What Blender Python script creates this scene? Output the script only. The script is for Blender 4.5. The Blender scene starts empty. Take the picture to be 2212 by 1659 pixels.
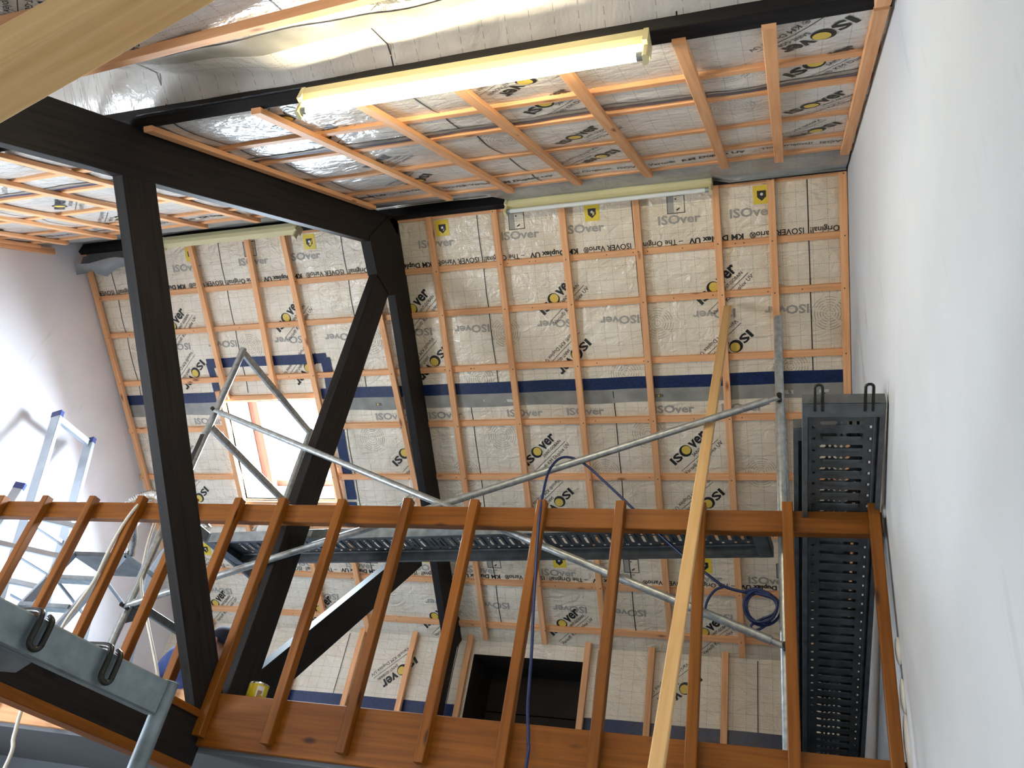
import bpy, bmesh, math, random
from mathutils import Vector, Matrix, noise
random.seed(7)
R = math.radians
SC = 1.25          # survey unit -> metres
EYE = 1.6          # camera height above the ground floor, metres
C = bpy.context.scene.collection
sc = bpy.context.scene

def W(p): return Vector((p[0]*SC, p[1]*SC, p[2]*SC + EYE))
def V(*a): return Vector(a)

# ------------------------------------------------------------------ camera
YAW, PITCH, ROLL, FPX = -0.40382873, 0.61135156, 0.20272322, 1797.62
_F = V(math.sin(YAW)*math.cos(PITCH), math.cos(YAW)*math.cos(PITCH), math.sin(PITCH))
_R0 = V(math.cos(YAW), -math.sin(YAW), 0); _U0 = _R0.cross(_F)
_R = _R0*math.cos(ROLL) + _U0*math.sin(ROLL); _U = _U0*math.cos(ROLL) - _R0*math.sin(ROLL)
cam = bpy.data.objects.new('camera', bpy.data.cameras.new('camera')); C.objects.link(cam)
m = Matrix((_R, _U, -_F)).transposed().to_4x4(); m.translation = W((0,0,0)); cam.matrix_world = m
cam.data.sensor_width = 36; cam.data.lens = FPX/2212*36; cam.data.clip_start = .05
sc.camera = cam
def ray(px, py): return _R*((px-1106)/FPX) - _U*((py-829.5)/FPX) + _F
def onX(px, py, k): d = ray(px,py); return d*(k/d.x)
def onY(px, py, k): d = ray(px,py); return d*(k/d.y)
def onZ(px, py, k): d = ray(px,py); return d*(k/d.z)

# ------------------------------------------------------------------ world, lights, exposure
sc.view_settings.view_transform = 'Standard'; sc.view_settings.look = 'None'
sc.view_settings.exposure = 0.66; sc.view_settings.gamma = 1; sc.view_settings.use_curve_mapping = False
wd = bpy.data.worlds.new('sky'); sc.world = wd; wd.use_nodes = True
bg = wd.node_tree.nodes['Background']; bg.inputs[0].default_value = (.78,.88,1,1); bg.inputs[1].default_value = 4.0
def area(name, loc, direction, sx, sy, power, col):
    l = bpy.data.lights.new(name, 'AREA'); l.shape = 'RECTANGLE'; l.size = sx; l.size_y = sy; l.energy = power; l.color = col
    o = bpy.data.objects.new(name, l); C.objects.link(o); o.location = W(loc)
    o.rotation_euler = Vector(direction).to_track_quat('-Z','Y').to_euler(); return o
XL0=-4.87
AF, AN = R(37.6), R(38.5)
RIDGE_Y, RIDGE_Z = 3.1266, 3.7721
NF = V(0, math.sin(AF), math.cos(AF)); NN = V(0, -math.sin(AN), math.cos(AN))   # outward normals of the two slopes
def PF(x, s, o=0): return V(x, RIDGE_Y + s*math.cos(AF), RIDGE_Z - s*math.sin(AF)) - NF*o   # o: towards the room
def PN(x, s, o=0): return V(x, RIDGE_Y - s*math.cos(AN), RIDGE_Z - s*math.sin(AN)) - NN*o
area('skylight_back_daylight', PF(-3.55, 1.575, -.275), -NF, .95, .94, 470, (.70,.86,1))
area('added_front_left_fill', PN(-3.6, 3.7, -.35), -NN, 1.0, 1.2, 30, (.74,.87,1))  # fill light at an unseen front skylight, added to light the right wall
area('added_gable_fill', (XL0-.12,.85,-.05), (1,0,0), 1.5, 1.35, 135, (.84,.92,1))  # fill light at an unseen gable opening, added to brighten the far slope
LAMP_STRENGTH = 64.0

# ------------------------------------------------------------------ materials
def new_mat(name):
    mt = bpy.data.materials.new(name); mt.use_nodes = True
    nt = mt.node_tree; return mt, nt, nt.nodes['Principled BSDF']
def nd(nt, t, **k):
    n = nt.nodes.new(t)
    for a, b in k.items():
        if a in n.inputs: n.inputs[a].default_value = b
        else: setattr(n, a, b)
    return n
def plain(name, col, rough=.5, metal=0, var=.12, scale=9, bump=0, coat=0):
    mt, nt, b = new_mat(name)
    tc = nd(nt,'ShaderNodeTexCoord'); nz = nd(nt,'ShaderNodeTexNoise'); nz.inputs['Scale'].default_value = scale; nz.inputs['Detail'].default_value = 6
    nt.links.new(tc.outputs['Object'], nz.inputs['Vector'])
    rp = nd(nt,'ShaderNodeValToRGB'); e = rp.color_ramp.elements
    e[0].position=.3; e[1].position=.7
    e[0].color = tuple(c*(1-var) for c in col)+(1,); e[1].color = tuple(min(1,c*(1+var)) for c in col)+(1,)
    nt.links.new(nz.outputs['Fac'], rp.inputs['Fac']); nt.links.new(rp.outputs['Color'], b.inputs['Base Color'])
    b.inputs['Roughness'].default_value = rough; b.inputs['Metallic'].default_value = metal; b.inputs['Coat Weight'].default_value = coat
    if bump:
        bp = nd(nt,'ShaderNodeBump'); bp.inputs['Strength'].default_value = bump; bp.inputs['Distance'].default_value = .01
        nt.links.new(nz.outputs['Fac'], bp.inputs['Height']); nt.links.new(bp.outputs['Normal'], b.inputs['Normal'])
    return mt
def wood(name, c0, c1, knot, rough=.55, coat=0, su=1.3, sv=26):
    """grain runs along U (metres)"""
    mt, nt, b = new_mat(name); L = nt.links.new
    uv = nd(nt,'ShaderNodeUVMap'); mp = nd(nt,'ShaderNodeMapping'); mp.inputs['Scale'].default_value = (su, sv, 1)
    L(uv.outputs['UV'], mp.inputs['Vector'])
    n1 = nd(nt,'ShaderNodeTexNoise'); n1.inputs['Scale'].default_value = 1.6; n1.inputs['Detail'].default_value = 7; n1.inputs['Distortion'].default_value = .5
    L(mp.outputs['Vector'], n1.inputs['Vector'])
    rp = nd(nt,'ShaderNodeValToRGB'); e = rp.color_ramp.elements; e[0].position=.32; e[1].position=.72
    e[0].color = c0+(1,); e[1].color = c1+(1,)
    L(n1.outputs['Fac'], rp.inputs['Fac'])
    vo = nd(nt,'ShaderNodeTexVoronoi'); vo.inputs['Scale'].default_value = 1
    m2 = nd(nt,'ShaderNodeMapping'); m2.inputs['Scale'].default_value = (2.6, 7, 1); L(uv.outputs['UV'], m2.inputs['Vector']); L(m2.outputs['Vector'], vo.inputs['Vector'])
    r2 = nd(nt,'ShaderNodeValToRGB'); r2.color_ramp.elements[0].position=.05; r2.color_ramp.elements[1].position=.13
    r2.color_ramp.elements[0].color=(1,1,1,1); r2.color_ramp.elements[1].color=(0,0,0,1); L(vo.outputs['Distance'], r2.inputs['Fac'])
    oi = nd(nt,'ShaderNodeObjectInfo'); hv = nd(nt,'ShaderNodeHueSaturation'); mr = nd(nt,'ShaderNodeMapRange')
    mr.inputs['To Min'].default_value=.86; mr.inputs['To Max'].default_value=1.1; L(oi.outputs['Random'], mr.inputs['Value']); L(mr.outputs['Result'], hv.inputs['Value'])
    mx = nd(nt,'ShaderNodeMix', data_type='RGBA'); L(r2.outputs['Color'], mx.inputs[0]); L(rp.outputs['Color'], mx.inputs[6]); mx.inputs[7].default_value = knot+(1,)
    L(mx.outputs[2], hv.inputs['Color']); L(hv.outputs['Color'], b.inputs['Base Color'])
    b.inputs['Roughness'].default_value = rough; b.inputs['Coat Weight'].default_value = coat; b.inputs['Coat Roughness'].default_value=.25
    bp = nd(nt,'ShaderNodeBump'); bp.inputs['Strength'].default_value=.15; bp.inputs['Distance'].default_value=.004
    L(n1.outputs['Fac'], bp.inputs['Height']); L(bp.outputs['Normal'], b.inputs['Normal'])
    return mt
def foil_mat(name, c0, c1, bump=.5, rough=.22):
    """shiny printed vapour-barrier film: 10 cm dashed grid, crinkles"""
    mt, nt, b = new_mat(name); L = nt.links.new
    uv = nd(nt,'ShaderNodeUVMap')
    n0 = nd(nt,'ShaderNodeTexNoise'); n0.inputs['Scale'].default_value=3.2; n0.inputs['Detail'].default_value=5; L(uv.outputs['UV'], n0.inputs['Vector'])
    rp = nd(nt,'ShaderNodeValToRGB'); rp.color_ramp.elements[0].position=.35; rp.color_ramp.elements[1].position=.65
    rp.color_ramp.elements[0].color=c0+(1,); rp.color_ramp.elements[1].color=c1+(1,); L(n0.outputs['Fac'], rp.inputs['Fac'])
    sep = nd(nt,'ShaderNodeSeparateXYZ'); L(uv.outputs['UV'], sep.inputs[0])
    def M(op, a, bb=None):
        n = nd(nt,'ShaderNodeMath', operation=op)
        for i, x in enumerate((a, bb)):
            if x is None: continue
            if isinstance(x, (int,float)): n.inputs[i].default_value = x
            else: L(x, n.inputs[i])
        return n.outputs[0]
    def line(a, other):
        f = M('FRACT', M('MULTIPLY', a, 10.0)); ln = M('LESS_THAN', M('ABSOLUTE', M('SUBTRACT', f, .5)), .017)
        d = M('LESS_THAN', M('FRACT', M('MULTIPLY', other, 61.0)), .6)
        return M('MULTIPLY', ln, d)
    g = M('MAXIMUM', line(sep.outputs[0], sep.outputs[1]), line(sep.outputs[1], sep.outputs[0]))
    mx = nd(nt,'ShaderNodeMix', data_type='RGBA'); L(M('MULTIPLY', g, .6), mx.inputs[0]); L(rp.outputs['Color'], mx.inputs[6]); mx.inputs[7].default_value=(.22,.2,.16,1)
    L(mx.outputs[2], b.inputs['Base Color'])
    mp = nd(nt,'ShaderNodeMapping'); mp.inputs['Rotation'].default_value=(0,0,.9); mp.inputs['Scale'].default_value=(5,9,1); L(uv.outputs['UV'], mp.inputs['Vector'])
    n1 = nd(nt,'ShaderNodeTexNoise'); n1.inputs['Scale'].default_value=1; n1.inputs['Detail'].default_value=5; n1.inputs['Distortion'].default_value=2.2; L(mp.outputs['Vector'], n1.inputs['Vector'])
    n2 = nd(nt,'ShaderNodeTexNoise'); n2.inputs['Scale'].default_value=14; n2.inputs['Detail'].default_value=3; n2.inputs['Distortion'].default_value=.8; L(uv.outputs['UV'], n2.inputs['Vector'])
    hs = M('ADD', n1.outputs['Fac'], M('MULTIPLY', n2.outputs['Fac'], .55))
    bp = nd(nt,'ShaderNodeBump'); bp.inputs['Strength'].default_value=bump; bp.inputs['Distance'].default_value=.02; L(hs, bp.inputs['Height']); L(bp.outputs['Normal'], b.inputs['Normal'])
    b.inputs['Roughness'].default_value=rough; b.inputs['Specular IOR Level'].default_value=.55; b.inputs['Coat Weight'].default_value=.35; b.inputs['Coat Roughness'].default_value=.12
    L(bp.outputs['Normal'], b.inputs['Coat Normal'])
    return mt
def emit(name, col, s):
    mt, nt, b = new_mat(name); b.inputs['Base Color'].default_value=(.9,.9,.88,1)
    b.inputs['Emission Color'].default_value=col+(1,); b.inputs['Emission Strength'].default_value=s; return mt
M_BAT = wood('batten_pine', (.76,.36,.155), (.93,.52,.26), (.30,.10,.04), .65)
M_STAIN = wood('stained_pine', (.19,.056,.004), (.30,.102,.010), (.06,.018,.003), .5, .0); M_STAIN.node_tree.nodes['Principled BSDF'].inputs['Specular IOR Level'].default_value=.3
M_RAW = wood('planed_spruce', (.76,.46,.18), (.90,.60,.28), (.34,.14,.05), .55)
M_BLACK = wood('black_timber', (.010,.009,.009), (.022,.019,.018), (.006,.005,.005), .62, 0, 1.5, 30); M_BLACK.node_tree.nodes['Principled BSDF'].inputs['Specular IOR Level'].default_value=.22
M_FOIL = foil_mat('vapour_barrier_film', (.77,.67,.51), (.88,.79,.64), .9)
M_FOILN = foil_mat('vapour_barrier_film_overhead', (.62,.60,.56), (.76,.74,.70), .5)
M_FLAP = foil_mat('grey_film_flap', (.20,.215,.22), (.40,.41,.41), .7, .3)
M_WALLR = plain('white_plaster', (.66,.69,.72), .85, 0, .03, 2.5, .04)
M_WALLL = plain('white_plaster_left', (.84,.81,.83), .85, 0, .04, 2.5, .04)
def scuff(mt):
    nt=mt.node_tree; b=nt.nodes['Principled BSDF']; src=b.inputs['Base Color'].links[0].from_socket
    tc=nd(nt,'ShaderNodeTexCoord'); mp=nd(nt,'ShaderNodeMapping'); mp.inputs['Scale'].default_value=(3,3.2,.7); nz=nd(nt,'ShaderNodeTexNoise'); nz.inputs['Scale'].default_value=2.2; nz.inputs['Detail'].default_value=8
    nt.links.new(tc.outputs['Object'],mp.inputs['Vector']); nt.links.new(mp.outputs['Vector'],nz.inputs['Vector'])
    rp=nd(nt,'ShaderNodeValToRGB'); rp.color_ramp.elements[0].position=.66; rp.color_ramp.elements[1].position=.80; nt.links.new(nz.outputs['Fac'],rp.inputs['Fac'])
    mu=nd(nt,'ShaderNodeMath',operation='MULTIPLY'); mu.inputs[1].default_value=.5; nt.links.new(rp.outputs['Color'],mu.inputs[0])
    mx=nd(nt,'ShaderNodeMix',data_type='RGBA'); nt.links.new(mu.outputs[0],mx.inputs[0]); nt.links.new(src,mx.inputs[6]); mx.inputs[7].default_value=(.40,.38,.35,1); nt.links.new(mx.outputs[2],b.inputs['Base Color'])
scuff(M_WALLR); scuff(M_WALLL)
M_GREY = plain('grey_plaster', (.17,.19,.215), .9, 0, .06, 2)
M_DARK = plain('dark_void', (.012,.009,.007), .9, 0, .3, 5)
M_FLOOR = plain('floor_boards', (.22,.18,.14), .7, 0, .15, 4)
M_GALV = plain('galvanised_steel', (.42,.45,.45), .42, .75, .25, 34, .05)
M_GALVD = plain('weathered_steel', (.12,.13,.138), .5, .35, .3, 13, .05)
M_GALVL = plain('bright_galvanised', (.33,.38,.40), .45, .6, .28, 16, .05)
M_ALU = plain('aluminium', (.46,.51,.56), .35, .55, .08, 10)
M_GALVN = plain('dull_galvanised', (.20,.24,.26), .48, .5, .28, 16, .05)
M_DARKMET = plain('dark_steel', (.035,.035,.03), .35, .7, .3, 30)
M_TAPE = plain('blue_tape', (.007,.022,.085), .35, 0, .45, 60)
M_CREAM = plain('cream_lamp_body', (.70,.64,.36), .4, 0, .05, 6)
M_TUBEOFF = plain('unlit_tube', (.80,.83,.80), .25, 0, .02, 5)
M_TUBEON = emit('lit_tube', (1,.87,.60), LAMP_STRENGTH)
M_INK = plain('black_ink', (.012,.012,.012), .5, 0, .1, 8)
M_GREYINK = plain('grey_ink', (.36,.34,.30), .5, 0, .06, 8)
M_RINGINK = plain('ring_ink', (.25,.23,.19), .5, 0, .06, 8)
M_YEL = plain('yellow_ink', (.72,.52,.09), .45, 0, .05, 8)
M_YLAB = plain('yellow_label', (.80,.60,.04), .4, 0, .05, 8)
M_SILVER = plain('silver_label', (.62,.62,.60), .3, .2, .05, 20)
M_BLUE = plain('blue_rubber', (.007,.022,.10), .35, 0, .1, 20)
M_NAVY = plain('navy_cap', (.008,.009,.02), .85, 0, .2, 40)
M_SHIRT = plain('blue_cloth', (.05,.085,.26), .85, 0, .18, 14, .3)
M_TROUS = plain('dark_trousers', (.03,.04,.05), .85, 0, .2, 14)
M_SKIN = plain('skin', (.42,.21,.14), .55, 0, .06, 14)
M_CREAMPIPE = plain('cream_hose', (.72,.70,.60), .4, 0, .05, 12)
M_SACK = plain('white_sack', (.78,.77,.74), .8, 0, .06, 8, .3)
M_FOILDUCT = plain('silver_duct', (.72,.74,.75), .18, 1, .1, 25, .5)
M_TINLBL = plain('tin_yellow', (.75,.56,.01), .3, 0, .05, 6)
M_TINMET = plain('tin_metal', (.75,.75,.72), .2, 1, .05, 6)
M_WHITE = plain('white_paint', (.80,.80,.78), .6, 0, .05, 6)
M_REV = plain('reveal_lining', (.34,.29,.27), .7, 0, .05, 6)
M_WINF = plain('window_timber', (.22,.09,.05), .6, 0, .1, 6)
M_BLUEPL = plain('blue_plastic', (.04,.06,.22), .4, 0, .1, 8)
M_SCREW = plain('screw_head', (.02,.016,.013), .5, .3, .1, 8)
mt, nt, b = new_mat('window_glass'); nt.nodes.remove(b); M_GLASS = mt
_t = nd(nt,'ShaderNodeBsdfTransparent'); _g = nd(nt,'ShaderNodeBsdfGlossy'); _g.inputs['Roughness'].default_value=.02; _x = nd(nt,'ShaderNodeMixShader'); _x.inputs[0].default_value=.08
nt.links.new(_t.outputs[0], _x.inputs[1]); nt.links.new(_g.outputs[0], _x.inputs[2]); nt.links.new(_x.outputs[0], nt.nodes['Material Output'].inputs[0])

# ------------------------------------------------------------------ mesh helpers (survey units)
class MB:
    def __init__(s): s.v=[]; s.f=[]; s.uv=[]; s.sm=[]
    def face(s, pts, uvs=None, smooth=False):
        i=len(s.v); s.v += [Vector(p) for p in pts]; s.f.append(list(range(i,i+len(pts)))); s.uv.append(uvs or [(0,0)]*len(pts)); s.sm.append(smooth)
    def bar(s, a, b, w, h, up=(0,0,1), ch=.003):
        """squared timber from a to b; w across, h along 'up'; arrises chamfered"""
        a=Vector(a); b=Vector(b); d=(b-a); L=d.length; d.normalize(); up=Vector(up); side=d.cross(up).normalized(); up=side.cross(d).normalized()
        c=min(ch,w*.3,h*.3); x=w/2; y=h/2
        pr=[(-x+c,-y),(x-c,-y),(x,-y+c),(x,y-c),(x-c,y),(-x+c,y),(-x,y-c),(-x,-y+c)]
        n=len(pr); u0=random.random()*20; v0=random.random()*20; per=[0]
        for i in range(n): p=pr[i]; q=pr[(i+1)%n]; per.append(per[-1]+math.hypot(p[0]-q[0],p[1]-q[1]))
        A=[a+side*p[0]+up*p[1] for p in pr]; B=[b+side*p[0]+up*p[1] for p in pr]
        for i in range(n):
            j=(i+1)%n; s.face([A[i],A[j],B[j],B[i]],[(u0,v0+per[i]*SC),(u0,v0+per[i+1]*SC),(u0+L*SC,v0+per[i+1]*SC),(u0+L*SC,v0+per[i]*SC)])
        s.face(A[::-1],[(u0+p[0]*.1,v0+p[1]) for p in pr][::-1]); s.face(B,[(u0+p[0]*.1,v0+p[1]) for p in pr])
        return s
    def box(s, x0,x1,y0,y1,z0,z1, ch=.002):
        dx,dy,dz=x1-x0,y1-y0,z1-z0
        if dx>=dy and dx>=dz: return s.bar((x0,(y0+y1)/2,(z0+z1)/2),(x1,(y0+y1)/2,(z0+z1)/2),dy,dz,(0,0,1),ch)
        if dy>=dz: return s.bar(((x0+x1)/2,y0,(z0+z1)/2),((x0+x1)/2,y1,(z0+z1)/2),dx,dz,(0,0,1),ch)
        return s.bar(((x0+x1)/2,(y0+y1)/2,z0),((x0+x1)/2,(y0+y1)/2,z1),dx,dy,(0,1,0),ch)
    def tube(s, pts, r, n=12, cap=True, closed=False):
        pts=[Vector(p) for p in pts]; rings=[]; prev=None
        rr = r if callable(r) else (lambda t: r)
        for i,p in enumerate(pts):
            a=pts[max(0,i-1)]; b=pts[min(len(pts)-1,i+1)]; d=(b-a).normalized()
            if prev is None:
                t=V(0,0,1) if abs(d.z)<.9 else V(1,0,0); nrm=d.cross(t).normalized()
            else: nrm=(prev-d*prev.dot(d)).normalized()
            prev=nrm; bn=d.cross(nrm); q=rr(i/(max(1,len(pts)-1)))
            rings.append([p+nrm*(math.cos(2*math.pi*k/n)*q)+bn*(math.sin(2*math.pi*k/n)*q) for k in range(n)])
        base=len(s.v)
        for rg in rings: s.v+=rg
        for i in range(len(rings)-1):
            for k in range(n):
                k2=(k+1)%n; s.f.append([base+i*n+k,base+i*n+k2,base+(i+1)*n+k2,base+(i+1)*n+k]); s.uv.append([(i*.1,k/n)]*4); s.sm.append(True)
        if cap:
            s.face(rings[0][::-1]); s.face(rings[-1])
        return s
    def lathe(s, c, axis, prof, n=24):
        """prof: (distance along axis, radius)"""
        axis=Vector(axis).normalized(); t=V(0,0,1) if abs(axis.z)<.9 else V(1,0,0); e1=axis.cross(t).normalized(); e2=axis.cross(e1); c=Vector(c); base=len(s.v)
        for h,r in prof: s.v+=[c+axis*h+e1*(math.cos(2*math.pi*k/n)*r)+e2*(math.sin(2*math.pi*k/n)*r) for k in range(n)]
        for i in range(len(prof)-1):
            for k in range(n):
                k2=(k+1)%n; s.f.append([base+i*n+k,base+i*n+k2,base+(i+1)*n+k2,base+(i+1)*n+k]); s.uv.append([(0,0)]*4); s.sm.append(True)
        return s
    def ball(s, c, rx, ry, rz, n=16, m=10):
        c=Vector(c); base=len(s.v)
        for i in range(m+1):
            t=math.pi*i/m
            for k in range(n): a=2*math.pi*k/n; s.v.append(c+V(rx*math.sin(t)*math.cos(a), ry*math.sin(t)*math.sin(a), rz*math.cos(t)))
        for i in range(m):
            for k in range(n):
                k2=(k+1)%n; s.f.append([base+i*n+k,base+(i+1)*n+k,base+(i+1)*n+k2,base+i*n+k2]); s.uv.append([(0,0)]*4); s.sm.append(True)
        return s
    def build(s, name, mat, parent=None, origin=None):
        """one mesh object; origin (units) defaults to the parent's, else to the centre of the underside"""
        if parent is not None: o0 = Vector(parent['_org'])
        elif origin is not None: o0 = W(origin)
        else:
            ws=[W(p) for p in s.v]; o0=V((min(p.x for p in ws)+max(p.x for p in ws))/2,(min(p.y for p in ws)+max(p.y for p in ws))/2,min(p.z for p in ws))
        me=bpy.data.meshes.new(name); me.from_pydata([W(p)-o0 for p in s.v],[],s.f)
        ul=me.uv_layers.new(name='UVMap'); k=0
        flat=[x for f in s.uv for u in f for x in u]; ul.data.foreach_set('uv', flat)
        me.polygons.foreach_set('use_smooth', s.sm); me.materials.append(mat); me.validate(); me.update()
        o=bpy.data.objects.new(name, me); C.objects.link(o); o['_org']=tuple(o0)
        if parent is not None: o.parent=parent
        else: o.location=o0
        return o
def thing(name, label, cat, loc, group=None):
    o=bpy.data.objects.new(name,None); C.objects.link(o); o.location=W(loc); o['_org']=tuple(W(loc)); o['label']=label; o['category']=cat
    if group: o['group']=group
    o.empty_display_size=.1; return o
def tag(o, label, cat, group=None):
    o['label']=label; o['category']=cat
    if group: o['group']=group
    return o
def struct(o, label=None):
    o['kind']='structure'
    if label: o['label']=label
    return o
def sub(o):      # children of a part share its origin
    return o
def curve_pts(pts, n=8):
    """Catmull-Rom through pts"""
    P=[Vector(p) for p in pts]; P=[P[0]*2-P[1]]+P+[P[-1]*2-P[-2]]; out=[]
    for i in range(1,len(P)-2):
        for k in range(n):
            t=k/n; a,b,c,d=P[i-1:i+3]
            out.append(.5*((2*b)+(c-a)*t+(2*a-5*b+4*c-d)*t*t+(3*b-a-3*c+d)*t**3))
    out.append(P[-2]); return out

# ------------------------------------------------------------------ lettering (flat print on the film)
_cache={}
def text_geo(txt, bold=0):
    k=(txt,bold)
    if k not in _cache:
        cu=bpy.data.curves.new('lettering','FONT'); cu.body=txt; cu.size=1; cu.offset=bold; cu.resolution_u=2; cu.fill_mode='FRONT'
        ob=bpy.data.objects.new('lettering',cu); me=bpy.data.meshes.new_from_object(ob)
        vs=[(v.co.x,v.co.y) for v in me.vertices]; fs=[list(p.vertices) for p in me.polygons]
        x0=min(v[0] for v in vs); x1=max(v[0] for v in vs); y0=min(v[1] for v in vs); y1=max(v[1] for v in vs)
        _cache[k]=(vs,fs,(x0,x1,y0,y1))
        bpy.data.objects.remove(ob); bpy.data.meshes.remove(me); bpy.data.curves.remove(cu)
    return _cache[k]
class Print:
    """collects flat shapes in sheet coordinates (x, s) and lays them on a sheet"""
    def __init__(s, lay, off): s.lay=lay; s.off=off; s.mb=MB()
    def poly(s, vs, fs, O, Rv, Uv):
        q=[(O[0]+Rv[0]*a+Uv[0]*b, O[1]+Rv[1]*a+Uv[1]*b) for a,b in vs]
        i=len(s.mb.v); s.mb.v += [s.lay(x,y,s.off) for x,y in q]
        for f in fs: s.mb.f.append([i+k for k in f]); s.mb.uv.append([(0,0)]*len(f)); s.mb.sm.append(False)
    def text(s, txt, box, O, Rv, Uv, bold=0):
        vs,fs,(x0,x1,y0,y1)=text_geo(txt,bold); bx0,bx1,by0,by1=box
        if by1 is None: by1=by0+(y1-y0)*(bx1-bx0)/(x1-x0)
        s.poly([(bx0+(a-x0)/(x1-x0)*(bx1-bx0), by0+(b-y0)/(y1-y0)*(by1-by0)) for a,b in vs], fs, O,Rv,Uv)
    def disc(s, cx, cy, rx, ry, O, Rv, Uv, n=20):
        s.poly([(cx+rx*math.cos(2*math.pi*k/n),cy+ry*math.sin(2*math.pi*k/n)) for k in range(n)],[list(range(n))],O,Rv,Uv)
    def rect(s, x0,x1,y0,y1,O,Rv,Uv,nx=1,ny=1):
        vs=[(x0+(x1-x0)*i/nx, y0+(y1-y0)*j/ny) for j in range(ny+1) for i in range(nx+1)]
        fs=[[j*(nx+1)+i,j*(nx+1)+i+1,(j+1)*(nx+1)+i+1,(j+1)*(nx+1)+i] for j in range(ny) for i in range(nx)]
        s.poly(vs,fs,O,Rv,Uv)
    def ring(s, cx, cy, r, w, O, Rv, Uv, n=28):
        vs=[]; fs=[]
        for k in range(n):
            a=2*math.pi*k/n; vs+=[((r-w)*math.cos(a)+cx,(r-w)*math.sin(a)+cy),((r+w)*math.cos(a)+cx,(r+w)*math.sin(a)+cy)]
        for k in range(n):
            if k%4==3: continue
            j=(k+1)%n; fs.append([2*k,2*k+1,2*j+1,2*j])
        s.poly(vs,fs,O,Rv,Uv)
def logo(ink, yel, O, Rv, L=.284):
    """brand lettering block; O is the centre of the round letter"""
    Rv=Vector(Rv).normalized()*L; Uv=V(-Rv.y,Rv.x)*FLIP[0]
    o=(O[0]-Rv.x*.41-Uv.x*.095, O[1]-Rv.y*.41-Uv.y*.095)
    ink.text('IS',(0,.265,0,.19),o,Rv,Uv,.03); ink.text('ver',(.56,1.0,0,.19),o,Rv,Uv,.03)
    n=22; a=[(.41+.135*math.cos(2*math.pi*k/n),.095+.135*math.sin(2*math.pi*k/n)) for k in range(n)]
    ink.poly(a,[list(range(n))],o,Rv,Uv); yel.disc(.435,.10,.098,.098,o,Rv,Uv)
    ink.text('SAINT-GOBAIN',(.45,1.02,-.115,-.045),o,Rv,Uv,.008)
    ink.rect(0,1.1,-.185,-.175,o,Rv,Uv,4); ink.text('Vario\u00ae KM Duplex UV',(.02,1.12,-.34,-.225),o,Rv,Uv)
FLIP=[1]
def sheet_line(ink, x, s, Rv, Uv, P=.955, h=.036):
    ink.text('ISOVER Vario\u00ae',(0,.30*P,0,h),(x,s),Rv,Uv,.010); ink.text('KM Duplex UV',(.335*P,.65*P,0,h*1.18),(x,s-.18*h*Uv[1]),Rv,Uv,.032)
    ink.text('\u2013 The Original!',(.685*P,.965*P,0,h*1.2),(x,s-.2*h*Uv[1]),Rv,Uv,.010)

# ================================================================== THE SETTING
XL, XR = -4.87, .302
ROWS_F=[.037,.368,.652,1.022,1.395,1.774,2.16,2.559,2.896]
ROWS_N=[.485,.735,1.10,1.52,1.80]
VX_F=[.278,-.086,-.38,-.826,-1.263,-1.683,-2.115]
def bulge_cells(rows):
    def f(s):
        for a,b in zip(rows[:-1],rows[1:]):
            if a<=s<=b: t=(s-a)/(b-a); return math.sin(math.pi*t), (b-a)
        return 0,1
    return f
bf=bulge_cells([-.25]+ROWS_F+[3.06]); bn=bulge_cells([.1]+ROWS_N+[2.19])
EDGE=[(-4.9,.10),(-2.6,.22),(-2.46,.21),(-2.11,.125),(-1.66,.075),(-1.29,.10),(-.92,.12),(-.6,.135),(-.4,.14),(-.1,.12)]
bn2=bulge_cells([2.2,2.7,3.12,3.6,4.2,4.9,5.6])
def off_far(x,s):
    k,l=bf(s); n=noise.noise(V(x*2.3,s*2.3,4.1)); n2=noise.noise(V(x*7,s*5,1.7))
    return .004+ (k**.5)*(.015+.007*n+.004*n2)+.002*n2
def off_near(x,s):
    if s<2.19: k,l=bn(s); k=k**.45; A=.021
    else:
        k,l=bn2(s); A=.05; n=noise.noise(V(x*1.5+3,s*1.5,1.3)); t=min(1,(s-2.19)/.045)
        e=EDGE[0][1]
        for (xa,ea),(xb,eb) in zip(EDGE[:-1],EDGE[1:]):
            if xa<=x<=xb: e=ea+(eb-ea)*(x-xa)/(xb-xa)
        if x>EDGE[-1][0]: e=EDGE[-1][1]
        q=min(1,max(0,(s-2.25)/.35)); base=e*(1-q)+.14*q
        return -base*t+k*(A*(.7+1.3*n))*min(1,max(0,(s-2.36)/.25))+.012*noise.noise(V(x*5,s*5,2.2))
    n=noise.noise(V(x*2.1+7,s*2.6,9.3)); n2=noise.noise(V(x*6,s*6,3.3))
    return .004+max(0,k*(A*(1+.55*n)+.004*n2))+.002*n2
def lay_far(x,s,o=0): return PF(x,s,off_far(x,s)+o)
def lay_near(x,s,o=0): return PN(x,s,off_near(x,s)+o)
KY=5.53
def off_knee(x,z):
    n=noise.noise(V(x*2,z*3,2.2)); n2=noise.noise(V(x*8,z*8,5.2)); return .006+.012*n*abs(n)+.008*max(0,n)+.003*n2
def lay_knee(x,z,o=0): return V(x,KY-off_knee(x,z)-o,z)
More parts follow.
